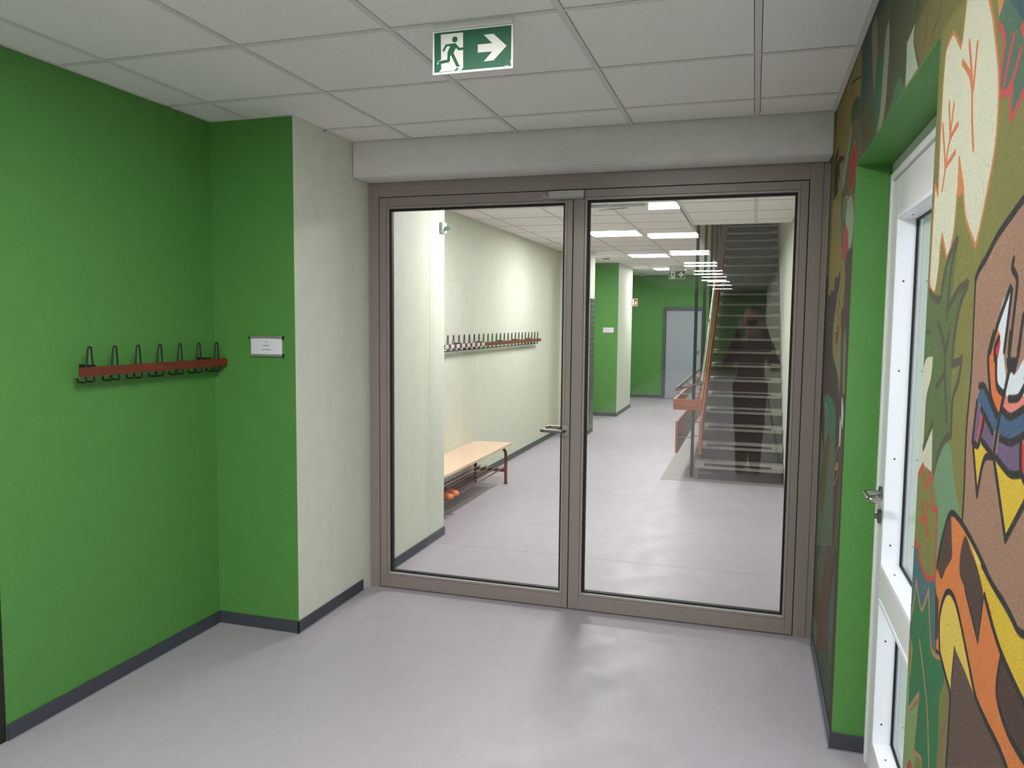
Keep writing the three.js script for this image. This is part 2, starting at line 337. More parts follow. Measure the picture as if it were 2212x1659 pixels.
// ---------------------------------------------------------------- walls
function wall(name, label, geo, m) { const g = structure(name, label); add(g, 'plaster', geo, m); return g; }
wall('wall_left', 'green painted corridor wall with the short coat rack', bx(-1.4, XL, 0, 3, ZC - 0.01, 2.09), M.green);
{
  const g = structure('wall_left', 'pillar beside the glazed doors, green front and pale flank');
  add(g, 'green_face', bx(-1.4, XP, 0, 3, ZC - 0.006, ZC), M.green);
  add(g, 'pale_flank', bx(-1.4, XP, 0, 3.1, -0.955, ZC - 0.006), M.pale);
  add(g, 'pale_flank', bx(-1.4, XP, 0, 3.1, -1.235, -0.958), M.pale);
  add(g, 'joint', bx(-1.38, XP - 0.004, 0, 3.1, -0.959, -0.954), M.seal);
}
wall('wall_left', 'pale wall with the long coat rack behind the glazed doors', bx(-1.4, XL, 0, 3.1, -6.95, -1.235), M.pale);
{
  const g = structure('wall_left', 'pale pillar end with grey tiled flank beyond the long coat rack');
  add(g, 'plaster', bx(-1.4, -0.606, 0, 3.1, -7.3, -6.95), M.pale);
  add(g, 'grout_bed', bx(-0.607, -0.604, 0.065, 1.985, -7.295, -6.965), M.grout);
  const tg = bx(-0.604, -0.596, -0.036, 0.036, -0.158, 0.158, 0.002);
  for (let k = 0; k < 24; k++) { const t = add(g, k ? 'wall_tile_' + String(k).padStart(3, '0') : 'wall_tile', tg, M.wallTile); t.position.set(0, 0.108 + k * 0.0812, -7.13); }
}
wall('wall_left', 'pale back wall of the niche between the pillars', bx(-1.4, -1.06, 0, 3.1, -9.3, -7.3), M.pale);
{
  const g = structure('wall_left', 'far pillar with green front and brightly lit pale flank');
  add(g, 'green_face', bx(-1.4, -0.58, 0, 3.1, -9.296, -9.29), M.green);
  add(g, 'pale_flank', bx(-1.4, -0.58, 0, 3.1, -10.9, -9.296), M.pale);
}
wall('wall_left', 'green wall of the last niche', bx(-1.4, -1.06, 0, 3.1, -13, -10.9), M.green);
wall('wall_back', 'green end wall of the far corridor', bx(-1.6, 2.4, 0, 3.1, -13.2, -13), M.green);
wall('wall_right', 'pale wall alongside the stair', bx(2.046, 2.35, 0, 5.95, -13, 0.0), M.pale);
wall('wall_left', 'green corridor wall beyond the dark framed door', bx(-1.4, XL, 0, 3, 3.25, 22), M.green);
wall('wall_right', 'pale corridor wall past the mural', bx(XR, 2.35, 0, 3, 3.4, 22), M.pale);
wall('wall_front', 'green end wall of the corridor past the mural', bx(-1.4, 2.35, 0, 3, 22, 22.2), M.green);
// upper storey around the stair head
wall('wall_upper', 'pale wall of the upper landing', [bx(-1.6, 2.35, 3.1, 5.95, -3.95, -3.75), bx(-1.6, -1.4, 3.1, 5.95, -13, -3.75), bx(-1.6, 2.4, 3.1, 5.95, -13.2, -13)], std('#b9a68c', 0.7));
wall('ceiling', 'plain ceiling of the upper landing', bx(-1.6, 2.35, 5.95, 6.15, -13.2, -3.75), M.white);

// mural wall: one slab with the opening of the side door
{
  const g = structure('wall_right', 'roughcast wall with a colourful jungle mural around the side door');
  const PX = 600, W = 2040, Hc = 1620;
  function brush(c, q, closed) { // a smooth line through the points that keeps sharp corners
    const n = q.length, at = (i) => (closed ? q[(i + n) % n] : q[Math.max(0, Math.min(n - 1, i))]);
    const tan = (i) => { // tangent at a point, none at a sharp corner
      const a = at(i - 1), b = at(i), d = at(i + 1), u = [b[0] - a[0], b[1] - a[1]], v = [d[0] - b[0], d[1] - b[1]], lu = Math.hypot(...u), lv = Math.hypot(...v);
      if (lu < 1e-6 || lv < 1e-6 || (u[0] * v[0] + u[1] * v[1]) / (lu * lv) < 0.12) return [0, 0];
      const k = Math.min(lu, lv) / (lu + lv); return [(u[0] + v[0]) * k, (u[1] + v[1]) * k];
    };
    c.moveTo(...q[0]);
    for (let i = 0; i < (closed ? n : n - 1); i++) { const a = at(i), b = at(i + 1), t = tan(i), s = tan(i + 1); c.bezierCurveTo(a[0] + t[0] / 3, a[1] + t[1] / 3, b[0] - s[0] / 3, b[1] - s[1] / 3, b[0], b[1]); }
    if (closed) c.closePath();
  }
  const tex = canvasTex(W, Hc, (c) => {
    const X = (z) => z / 1000 * PX, Y = (y) => Hc - y / 1000 * PX;
    c.fillStyle = '#6f7038'; c.fillRect(0, 0, W, Hc); c.fillStyle = '#4d3c2d'; c.fillRect(0, Y(1900), X(1135), Hc); c.lineJoin = c.lineCap = 'round';
    for (const [col, w, p] of MURAL) {
      const q = []; for (let i = 0; i < p.length; i += 2) q.push([X(p[i]), Y(p[i + 1])]);
      c.beginPath(); brush(c, q, !w);
      if (!w) { c.fillStyle = col; c.fill(); } else { c.strokeStyle = col; c.lineWidth = w / 1000 * PX; c.stroke(); }
    }
    // paint grain: flecks of missing and doubled paint
    for (let i = 0; i < 60000; i++) { c.fillStyle = rnd() > 0.5 ? 'rgba(255,255,230,0.10)' : 'rgba(20,20,10,0.10)'; c.fillRect(rnd() * W, rnd() * Hc, 1 + rnd() * 2, 1 + rnd() * 2); }
    for (let i = 0; i < 1400; i++) { c.fillStyle = rnd() > 0.35 ? 'rgba(230,215,120,0.25)' : 'rgba(30,30,20,0.3)'; c.fillRect(rnd() * W, rnd() * Hc, 1.5, 1.5 + rnd() * 2); }
  });
  const s = new THREE.Shape(); // x: z axis of the room, y: height
  s.moveTo(0, 0); s.lineTo(1.122, 0); s.lineTo(1.122, 2.26); s.lineTo(2.5, 2.26); s.lineTo(2.5, 0); s.lineTo(3.4, 0); s.lineTo(3.4, 2.7); s.lineTo(0, 2.7); s.lineTo(0, 0);
  const geo = new THREE.ExtrudeGeometry(s, { depth: 0.3, bevelEnabled: false });
  const p = geo.attributes.position, uv = geo.attributes.uv;
  for (let i = 0; i < p.count; i++) uv.setXY(i, p.getX(i) / 3.4, p.getY(i) / 2.7);
  geo.rotateY(-Math.PI / 2); // shape x -> z, depth -> -x
  geo.translate(XR + 0.3, 0, 0);
  const bump = stipple.clone(); bump.repeat.set(3.4 / 0.34, 2.7 / 0.34); bump.needsUpdate = true;
  add(g, 'mural', geo, std('#d4d4d4', 0.85, 0, { map: tex, bumpMap: bump, bumpScale: 0.0016 }));
  add(g, 'reveal_lining', [bx(XR + 0.0005, 2.34, 0, 2.2605, 1.1215, 1.1245)], M.green);
  add(g, 'reveal_lining', [bx(XR + 0.0005, 2.34, 0, 2.2605, 2.4975, 2.5005)], M.green);
  add(g, 'reveal_lining', [bx(XR + 0.0005, 2.34, 2.2575, 2.2605, 1.1245, 2.4975)], M.green);
}

// bulkhead over the glazed doors
{
  const g = structure('trim_2', 'pale grey plastered bulkhead over the glazed doors', 'trim');
  add(g, 'plaster', bx(XP, XR, 2.4915, 3.0, -0.09, ZB, 0.012), M.white);
}
// ---------------------------------------------------------------- baseboards
function skirting(side, label, runs) { // runs: [axis, fixed, from, to, outwards]
  const g = structure('baseboard_' + side, label, 'baseboard');
  for (const [ax, v, a, b, out] of runs) {
    const lo = Math.min(v, v + out * 0.008), hi = Math.max(v, v + out * 0.008), sl = Math.min(v, v + out * 0.014), sh = Math.max(v, v + out * 0.014);
    add(g, 'skirting', ax === 'x' ? bx(lo, hi, 0, 0.068, a, b, 0.002) : bx(a, b, 0, 0.068, lo, hi, 0.002), M.base);
    add(g, 'sealant', ax === 'x' ? bx(sl, sh, 0, 0.004, a, b) : bx(a, b, 0, 0.004, sl, sh), M.seal);
  }
}
skirting('left', 'dark grey skirting along the green wall and the pillar', [['x', XL, ZC, 2.09, 1], ['z', ZC, XL, XP + 0.008, 1], ['x', XP, 0.09, ZC + 0.008, 1]]);
skirting('right', 'dark grey skirting under the mural and in the door reveal', [['x', XR, 0.09, 1.132, -1], ['z', 1.1245, XR - 0.008, 2.166, 1], ['x', XR, 2.5, 22, -1]]);
skirting('left', 'dark grey skirting behind the glazed doors', [['x', XP, -1.243, -0.09, 1], ['z', -1.235, XL, XP, -1], ['x', XL, -6.95, -1.235, 1], ['z', -6.95, XL, -0.6, 1], ['x', -0.606, -7.3, -6.95, 1], ['z', -9.29, -1.06, -0.58, 1], ['x', -0.58, -10.9, -9.29, 1]]);
skirting('back', 'dark grey skirting of the green end wall', [['z', -13, -1.06, -0.21, 1], ['z', -13, 0.8, 1.1, 1]]);

// ---------------------------------------------------------------- ceilings
function field(g, xs, zs, skip = () => false, clip) { // xs, zs: ascending grid lines; the outermost are walls
  const cache = {}; let n = 0, nb = 0;
  for (let i = 0; i < xs.length - 1; i++) for (let j = 0; j < zs.length - 1; j++) {
    if (skip((xs[i] + xs[i + 1]) / 2, (zs[j] + zs[j + 1]) / 2)) continue;
    const za = clip ? clip(xs[i], zs[j]) : zs[j], w = xs[i + 1] - xs[i] - 0.029, d = zs[j + 1] - za - 0.029, key = w.toFixed(3) + d.toFixed(3);
    cache[key] ??= bx(-w / 2, w / 2, 0, 0.014, -d / 2, d / 2);
    const t = add(g, n ? 'ceiling_tile_' + String(n).padStart(3, '0') : 'ceiling_tile', cache[key], M.tile); n++;
    t.position.set((xs[i] + xs[i + 1]) / 2, H + 0.0035, (za + zs[j + 1]) / 2);
  }
}
function bars(g, list) { list.forEach(([x0, x1, z0, z1], k) => add(g, k ? 'grid_bar_' + String(k).padStart(3, '0') : 'grid_bar', bx(x0, x1, H, H + 0.02, z0, z1), M.bar)); }
const ZN = [ZB]; for (let k = -2; k < 33; k++) ZN.push(1.733 + k * 0.62);
const ZF = [-13]; for (let k = 16; k >= -3; k--) ZF.push(-2.6 - k * 0.62); ZF.push(-0.09);
const lampsNear = [[2.353, 2.973]]; for (let k = 1; k < 8; k++) lampsNear.push([2.353 + k * 2.48, 2.973 + k * 2.48]);
const lampsFar = [-1.36, -4.46, -7.56, -10.66].map((z) => [z - 0.62, z]);
{
  const g = structure('ceiling', 'suspended ceiling of square white boards before the glazed doors', 'ceiling');
  add(g, 'plenum', bx(-1.4, 2.35, H + 0.02, 3.0, ZB, 22), M.plenum);
  const xs = [XL, ...GX, XR], zs = ZN.filter((z) => z < 6).concat([6.07]);
  const isLamp = (x, z) => x > 0.43 && x < 1.055 && lampsNear.some(([a, b]) => z > a && z < b);
  const inPillar = (x, z) => x < GX[0] && z < ZC - 0.02;
  field(g, xs, zs, (x, z) => isLamp(x, z) || inPillar(x, z), (x, z) => (x < GX[0] - 0.1 && z < ZC ? ZC : z));
  const list = [];
  for (const x of GX) list.push([x - 0.012, x + 0.012, ZB, 6.07]);
  for (const z of zs.slice(1, -1)) for (let i = 0; i < xs.length - 1; i++) { if (inPillar((xs[i] + xs[i + 1]) / 2, z)) continue; list.push([xs[i] + (i ? 0.0135 : 0), xs[i + 1] - (i < xs.length - 2 ? 0.0135 : 0), z - 0.012, z + 0.012]); }
  list.push([XL, XL + 0.02, ZC, 6.07], [XR - 0.02, XR, ZB, 6.07], [XL, XP, ZC, ZC + 0.016], [XP, XP + 0.014, ZB, ZC]);
  bars(g, list);
  add(g, 'board_run', bx(XL, XR, H + 0.003, H + 0.02, 6.07, 22), M.tile);
}
{
  const g = structure('ceiling', 'suspended ceiling of square white boards behind the glazed doors', 'ceiling');
  const slab = std('#cbb894', 0.7);
  add(g, 'floor_slab', bx(-1.4, 1.03, H + 0.02, 3.1, -13, -0.09), slab);
  const g2 = structure('ceiling', 'suspended ceiling boards over the foot of the stair', 'ceiling');
  add(g2, 'floor_slab', bx(1.03, 2.35, H + 0.02, 3.1, -4.17, -0.09), slab);
  const xs = [XL, ...GX, 2.046];
  const open = (x, z) => x > 1.055 && z < -4.17, isLamp = (x, z) => x > -0.195 && x < 0.43 && lampsFar.some(([a, b]) => z > a && z < b);
  const zs = ZF.slice();
  const near = zs.filter((z) => z > -4.17);
  field(g, [XL, GX[0], GX[1], GX[2], 1.035], zs, (x, z) => isLamp(x, z) || (z > -1.24 && x < GX[0]));
  // strip over the foot of the stair: ends at the opening
  const xr = [1.055, 1.68, 2.046], zr = [-4.17, ...near];
  const cache = {};
  for (let i = 0; i < 2; i++) for (let j = 0; j < zr.length - 1; j++) {
    const w = xr[i + 1] - xr[i] - 0.026, d = zr[j + 1] - zr[j] - 0.026, key = w.toFixed(3) + d.toFixed(3);
    cache[key] ??= bx(-w / 2, w / 2, 0, 0.014, -d / 2, d / 2);
    add(g2, 'ceiling_tile_' + String(i * 20 + j).padStart(3, '0'), cache[key], M.tile).position.set((xr[i] + xr[i + 1]) / 2, H + 0.0035, (zr[j] + zr[j + 1]) / 2);
  }
  const list = [], list2 = [];
  for (const x of GX) (x > 1 ? list2 : list).push([x - 0.012, x + 0.012, x > 1 ? -4.145 : -13, -0.09]);
  for (const z of zs.slice(1, -1)) for (let i = 0; i < xs.length - 1; i++) { if (i > 3 && z < -4.17) continue; (i > 3 ? list2 : list).push([xs[i] + (i ? 0.0135 : 0), xs[i + 1] - (i < xs.length - 2 ? 0.0135 : 0) - (i === 3 ? 0.012 : 0), z - 0.012, z + 0.012]); }
  list.push([XL, XL + 0.016, -6.95, -1.235], [1.03, 1.0425, -13, -4.17]); list2.push([1.0425, 2.046, -4.17, -4.145]);
  bars(g2, list2);
  bars(g, list);
}

// ---------------------------------------------------------------- glazed double door
{
  const d = structure('door_1', 'bronze-grey metal double door with large glass panes across the corridor', 'door');
  const Z0 = -0.07, TOP = 2.401, LX0 = -0.486, LXM = 0.7135, LX1 = 1.9455, G = 0.004;
  const fr = (x0, x1, y0, y1) => bx(x0, x1, y0, y1, Z0, 0.002, 0.0015);
  add(d, 'frame_post', fr(XP + 0.012, LX0 - G, 0, 2.4915), M.frame);
  add(d, 'frame_post', fr(LX1 + G, XR - 0.03, 0, 2.4915), M.frame);
  add(d, 'frame_head', fr(LX0 - G + 0.0002, LX1 + G - 0.0002, TOP + G, 2.4915), M.frame);
  add(d, 'frame_strip', bx(XR - 0.0285, XR - 0.002, 0, 2.4915, -0.06, -0.002, 0.001), M.frame);
  add(d, 'sealant', bx(XP, XP + 0.0125, 0, 2.4915, -0.06, -0.004), M.caulk);
  add(d, 'gap_backing', [bx(LX0 - 0.006, LX0 + 0.004, 0, TOP, Z0, -0.02), bx(LX1 - 0.004, LX1 + 0.006, 0, TOP, Z0, -0.02), bx(LX0, LX1, TOP - 0.004, TOP + 0.006, Z0, -0.02), bx(LXM - 0.006, LXM + 0.006, 0.004, TOP, Z0 + 0.004, -0.02)], M.gasket);
  function leaf(x0, x1, g0, g1, gy0, gy1, tilt) {
    const l = new THREE.Group(); l.name = 'door_leaf'; d.add(l);
    const r = (a, b, c, e) => bx(a, b, c, e, Z0 + 0.003, 0, 0.0015);
    const b = 0.026, k = 0.012; // bead width, bead lies a little back
    add(l, 'stile', r(x0, g0 - b, 0.006, TOP), M.frame); add(l, 'stile', r(g1 + b, x1, 0.006, TOP), M.frame);
    add(l, 'rail', r(g0 - b + 0.0002, g1 + b - 0.0002, 0.006, gy0 - b), M.frame); add(l, 'rail', r(g0 - b + 0.0002, g1 + b - 0.0002, gy1 + b, TOP), M.frame);
    const q = (a, c, e, f) => bx(a, c, e, f, Z0 + 0.006, -0.003, 0.001), e = 0.0012;
    add(l, 'glazing_bead', [q(g0 - b + e, g0 - k, gy0 - b + e, gy1 + b - e), q(g1 + k, g1 + b - e, gy0 - b + e, gy1 + b - e), q(g0 - k, g1 + k, gy0 - b + e, gy0 - k), q(g0 - k, g1 + k, gy1 + k, gy1 + b - e)], M.frameEdge);
    const s = (a, c, e2, f) => bx(a, c, e2, f, -0.05, -0.019);
    add(l, 'gasket', [s(g0 - 0.013, g0, gy0 - 0.013, gy1 + 0.013), s(g1, g1 + 0.013, gy0 - 0.013, gy1 + 0.013), s(g0, g1, gy0 - 0.013, gy0), s(g0, g1, gy1, gy1 + 0.013)], M.gasket);
    add(l, 'sill_strip', bx(g0 - k, g1 + k, gy0 - k - 0.001, gy0 - k + 0.003, -0.0185, -0.0035), std('#c6c6c3', 0.4, 0.2));
    for (const [z, t] of [[-0.026, 0], [-0.044, tilt]]) {
      const w = g1 - g0 + 0.012, h = gy1 - gy0 + 0.012, p = add(l, 'glass_pane', new THREE.BoxGeometry(w, h, 0.004), M.glass);
      p.position.set((g0 + g1) / 2, (gy0 + gy1) / 2, z); p.rotation.x = t;
    }
    return l;
  }
  const left = leaf(LX0, LXM - 0.0025, -0.413, 0.653, 0.108, 2.323, 0.0009);
  leaf(LXM + 0.0025, LX1, 0.804, 1.882, 0.112, 2.333, 0.0027);
  // lever handle on both faces of the left leaf
  const h = new THREE.Group(); h.name = 'lever_handle'; left.add(h);
  for (const s of [1, -1]) {
    const zf = s > 0 ? 0 : Z0 + 0.003, o = (v) => zf + s * v;
    const ros = new THREE.Shape(); const rw = 0.016, rh = 0.033; ros.absarc(0, rh - rw, rw, 0, Math.PI); ros.absarc(0, -(rh - rw), rw, Math.PI, 2 * Math.PI); ros.closePath();
    const rg = new THREE.ExtrudeGeometry(ros, { depth: 0.008, bevelEnabled: true, bevelSize: 0.001, bevelThickness: 0.001, bevelSegments: 1, curveSegments: 10 });
    rg.translate(0.688, 1.048, s > 0 ? 0.001 : Z0 + 0.003 - 0.009); add(h, 'rosette', rg, M.alu);
    add(h, 'lever', tube([[0.688, 1.048, o(0.004)], [0.688, 1.048, o(0.058)], [0.556, 1.048, o(0.058)], [0.556, 1.048, o(0.016)]], 0.0095, 12, false, 0.02), M.steelDark);
  }
  // closing-sequence gear at the head
  const c = new THREE.Group(); c.name = 'door_coordinator'; d.add(c);
  add(c, 'housing', bx(0.575, 0.776, 2.356, 2.398, 0.0005, 0.022, 0.002), M.alu);
  add(c, 'plate', bx(0.62, 0.776, 2.349, 2.354, 0.0005, 0.03, 0.001), M.steel);
  add(c, 'roller', [bx(0.54, 0.574, 2.358, 2.384, 0.0005, 0.016, 0.003), new THREE.SphereGeometry(0.009, 12, 8).translate(0.56, 2.371, 0.018)], M.alu);
  // slide rail of the closer on the far face
  const k = new THREE.Group(); k.name = 'door_closer'; d.add(k);
  add(k, 'slide_rail', bx(0.79, 1.1, 2.311, 2.328, -0.095, -0.072, 0.002), M.plastic);
  add(k, 'arm', tube([[1.0, 2.306, -0.088], [0.93, 2.304, -0.1], [0.84, 2.3, -0.096]], 0.003, 8), M.steel);
}

// ---------------------------------------------------------------- white side door with glass
{
  const d = structure('door_2', 'white painted side door with tall glass panes in the mural wall', 'door');
  const X0 = 2.166, X1 = 2.25, za = 1.1245, zb = 2.4975;
  const fx = (z0, z1, y0, y1, a = X0, b = X1, r = 0.003) => bx(a, b, y0, y1, z0, z1, r);
  add(d, 'frame', [fx(za, 1.185, 0, 2.2575), fx(2.437, zb, 0, 2.2575), fx(1.185, 2.437, 2.197, 2.2575), fx(1.175, 1.2, 0, 2.21, X0 - 0.012, X0 + 0.01), fx(1.2, 2.43, 2.185, 2.21, X0 - 0.012, X0 + 0.01)], M.whiteLacquer);
  const l = new THREE.Group(); l.name = 'door_leaf'; d.add(l);
  const a = X0 - 0.004, b = X1 - 0.008;
  add(l, 'stile', fx(1.206, 1.318, 0.008, 2.18, a, b), M.whiteLacquer); add(l, 'stile', fx(2.306, 2.43, 0.008, 2.18, a, b), M.whiteLacquer);
  add(l, 'rail', fx(1.318, 2.306, 2.05, 2.18, a, b), M.whiteLacquer); add(l, 'rail', fx(1.318, 2.306, 0.69, 0.80, a, b), M.whiteLacquer); add(l, 'rail', fx(1.318, 2.306, 0.008, 0.14, a, b), M.whiteLacquer);
  for (const [y0, y1] of [[0.80, 2.05], [0.14, 0.69]]) {
    const gx = 2.222;
    add(l, 'glazing_bead', [fx(1.318, 1.336, y0, y1, a - 0.003, gx), fx(2.288, 2.306, y0, y1, a - 0.003, gx), fx(1.336, 2.288, y1 - 0.018, y1, a - 0.003, gx), fx(1.336, 2.288, y0, y0 + 0.018, a - 0.003, gx)], M.bead);
    add(l, 'gasket', [bx(gx - 0.004, gx + 0.008, y0, y1, 1.335, 1.3415), bx(gx - 0.004, gx + 0.008, y0, y1, 2.283, 2.289), bx(gx - 0.004, gx + 0.008, y1 - 0.0235, y1 - 0.017, 1.336, 2.288), bx(gx - 0.004, gx + 0.008, y0 + 0.017, y0 + 0.0235, 1.336, 2.288)], M.gasket);
    add(l, 'glass_pane', bx(gx, gx + 0.006, y0 + 0.005, y1 - 0.005, 1.325, 2.3), M.glass);
    const sc = [], sg = cyl(0.003, 0.003, 10).rotateX(Math.PI / 2);
    for (let y = y0 + 0.09; y < y1; y += 0.31) sc.push(sg.clone().translate(2.186, y, 1.3365));
    for (let z = 1.45; z < 2.2; z += 0.3) sc.push(cyl(0.003, 0.003, 10).translate(2.186, y0 + 0.0185, z), cyl(0.003, 0.003, 10).translate(2.186, y1 - 0.0185, z));
    add(l, 'screws', sc, M.black);
  }
  const h = new THREE.Group(); h.name = 'lever_handle'; l.add(h);
  const disc = (y, r = 0.026) => cyl(r, 0.009, 24).rotateZ(Math.PI / 2).translate(a - 0.0045, y, 1.262);
  add(h, 'rosette', disc(1.06), M.steelDark); add(h, 'key_rosette', [disc(0.975), cyl(0.009, 0.018, 12).rotateZ(Math.PI / 2).translate(a - 0.012, 0.975, 1.262)], M.steelDark);
  add(h, 'lever', tube([[a, 1.06, 1.262], [a - 0.058, 1.06, 1.262], [a - 0.058, 1.06, 1.385], [a - 0.02, 1.06, 1.385]], 0.0105, 14, false, 0.012), M.steel);
}
// ---------------------------------------------------------------- grey door in the far end wall
{
  const d = structure('door_3', 'pale grey door with dark frame in the green end wall', 'door');
  const z = -13;
  add(d, 'frame', [bx(-0.207, -0.135, 0, 2.005, z, z + 0.04), bx(0.62, 0.692, 0, 2.005, z, z + 0.04), bx(-0.135, 0.62, 1.925, 2.005, z, z + 0.04)], M.doorFrame);
  add(d, 'door_leaf', bx(-0.13, 0.615, 0.008, 1.92, z, z + 0.025, 0.003), M.doorGrey);
  const h = new THREE.Group(); h.name = 'lever_handle'; d.add(h);
  add(h, 'rosette', cyl(0.026, 0.012, 18).rotateX(Math.PI / 2).translate(0.56, 1.04, z + 0.031), M.steelDark);
  add(h, 'lever', tube([[0.56, 1.04, z + 0.03], [0.56, 1.04, z + 0.085], [0.43, 1.04, z + 0.085]], 0.01, 10, false, 0.015), M.steel);
  add(d, 'hinge', [cyl(0.011, 0.09, 12).translate(-0.15, 1.06, z + 0.05), cyl(0.011, 0.09, 12).translate(-0.15, 0.25, z + 0.05), cyl(0.011, 0.09, 12).translate(-0.15, 1.72, z + 0.05)], M.steel);
}
// ---------------------------------------------------------------- dark door at the near end of the green wall
{
  const d = structure('door_4', 'dark framed door at the end of the green wall', 'door');
  add(d, 'frame', [bx(-1.3, XL - 0.004, 0, 2.1, 2.09, 2.14), bx(-1.3, XL - 0.004, 0, 2.1, 3.2, 3.25), bx(-1.3, XL - 0.004, 2.05, 2.1, 2.14, 3.2)], M.darkDoor);
  add(d, 'door_leaf', bx(-1.25, -1.2, 0.005, 2.05, 2.14, 3.2), M.doorGrey);
  add(d, 'wall_above', bx(-1.4, XL, 2.1, 3, 2.09, 3.25), M.green); add(d, 'backing', bx(-1.4, -1.25, 0, 2.1, 2.09, 3.25), M.darkDoor);
  add(d, 'lever', tube([[-1.2, 1.05, 2.3], [-1.14, 1.05, 2.3], [-1.14, 1.05, 2.42]], 0.01, 10, false, 0.015), M.steel);
}
{ // paving outside the side door
  const g = structure('floor', 'pale paving outside the side door', 'floor');
  add(g, 'paving', bx(2.5, 12, -0.2, -0.08, -8, 14), std('#c4c2bc', 0.8)); add(g, 'threshold', bx(2.3, 2.52, -0.2, 0, 1.0, 2.6), std('#8a8884', 0.7));
}

// ================================================================ THINGS
// ---------------------------------------------------------------- ceiling panels: glowing pane and an area light of the same size under it
function lamp(label, group, x0, x1, z0, z1, y, L, fz = 0.012) { // fz: width of the frame across the corridor
  const cx = (x0 + x1) / 2, cz = (z0 + z1) / 2, w = x1 - x0 - 0.03, d = z1 - z0 - 0.03;
  const t = thing('ceiling_lamp', label, 'ceiling lamp', [cx, y, cz], group);
  const f = 0.012;
  add(t, 'frame', [bx(-w / 2, w / 2, -0.004, 0.016, -d / 2, -d / 2 + fz), bx(-w / 2, w / 2, -0.004, 0.016, d / 2 - fz, d / 2), bx(-w / 2, -w / 2 + f, -0.004, 0.016, -d / 2 + fz, d / 2 - fz), bx(w / 2 - f, w / 2, -0.004, 0.016, -d / 2 + fz, d / 2 - fz)], M.plastic);
  const glow = std('#ffffff', 0.5); glow.emissive = LAMP_COLOR.clone(); glow.emissiveIntensity = L * GLOW;
  add(t, 'diffuser', bx(-w / 2 + f, w / 2 - f, -0.001, 0.01, -d / 2 + fz, d / 2 - fz), glow);
  const li = new THREE.RectAreaLight(LAMP_COLOR, L * (1 - GLOW), w - 2 * f, d - 2 * fz);
  li.position.set(cx, y - 0.006, cz); li.rotation.x = -Math.PI / 2; scene.add(li);
  return t;
}
const GLOW = 0.5;
lampsNear.forEach(([a, b], k) => lamp(k ? 'square ceiling light panel in the row mirrored in the glazed doors' : 'square ceiling light panel nearest the hanging exit sign', k ? 'light panels mirrored in the glazed doors' : undefined, 0.43, 1.055, a, b, H, L_NEAR, 0.12));
['just behind the bulkhead of the glazed doors', 'above the corridor beside the stair foot', 'between the tiled pillar and the niche', 'in front of the far exit sign'].forEach((s, k) => lamp('square ceiling light panel ' + s, undefined, -0.195, 0.43, lampsFar[k][0], lampsFar[k][1], H, L_FAR));
lamp('ceiling light panel of the upper landing above the stair', undefined, 1.2, 1.83, -8.6, -7.4, 5.945, L_UP);

// ---------------------------------------------------------------- exit signs
const exitTex = canvasTex(900, 450, (c) => {
  c.scale(3, 3); const poly = (p, f) => { c.beginPath(); p.forEach(([x, y], i) => (i ? c.lineTo(x, y) : c.moveTo(x, y))); c.closePath(); c.fillStyle = f; c.fill(); };
  const G = '#0b5a3a', W = '#e9e6dd', line = (p, w) => { c.beginPath(); p.forEach(([x, y], i) => (i ? c.lineTo(x, y) : c.moveTo(x, y))); c.lineWidth = w; c.strokeStyle = G; c.lineJoin = 'round'; c.stroke(); };
  c.fillStyle = '#eeece6'; c.fillRect(0, 0, 300, 150); c.fillStyle = G; c.fillRect(5, 4, 290, 140);
  poly([[30, 11], [115, 11], [116, 134], [109, 143], [24, 142], [32, 133]], W);
  poly([[15, 115], [20, 104], [32, 99], [45, 103], [32, 114]], W);
  c.beginPath(); c.arc(84, 33, 10.5, 0, 7); c.fillStyle = G; c.fill();
  c.lineCap = 'round'; line([[41, 68], [51, 51], [84, 50]], 8); c.lineCap = 'butt'; line([[84, 50], [99, 68], [117, 68]], 9);
  poly([[62, 47], [88, 47], [92, 56], [79, 80], [68, 88], [57, 92], [58, 71], [66, 56]], G);
  line([[62, 73], [60, 106], [21, 110]], 11); line([[72, 79], [96, 128]], 12); poly([[92, 124], [103, 124], [104, 129], [92, 129]], G); poly([[19, 111], [24, 105], [34, 103], [34, 114]], G);
  poly([[93, 133], [101, 133], [92, 143], [81, 143]], G);
  poly([[193, 27], [229, 27], [278, 73], [230, 119], [193, 120], [225, 88], [171, 87], [171, 59], [225, 59]], W);
  c.fillStyle = '#b9c9bf'; c.fillRect(292, 121, 2, 15); c.fillRect(272, 140.5, 14, 1.8);
});
function exitSign(label, x, y, z, drop) {
  const t = thing('exit_sign', label, 'exit sign', [x, y, z]);
  const face = std('#ffffff', 0.55, 0, { map: exitTex });
  add(t, 'panel', bx(-0.147, 0.147, 0, 0.147, -0.006, 0, 0.001), M.plastic);
  const p = new THREE.PlaneGeometry(0.29, 0.143); p.translate(0, 0.0735, 0.0006); add(t, 'pictogram', p, face);
  add(t, 'mounting_rail', bx(-0.145, 0.145, 0.147, 0.147 + drop, -0.012, 0.006, 0.002), M.bar);
  return t;
}
exitSign('green exit sign with running man hanging before the glazed doors', 0.746, 2.522, 1.733, H - 2.669);
exitSign('green exit sign with running man in front of the far green wall', 0.33, 2.46, -10.2, H - 2.607);

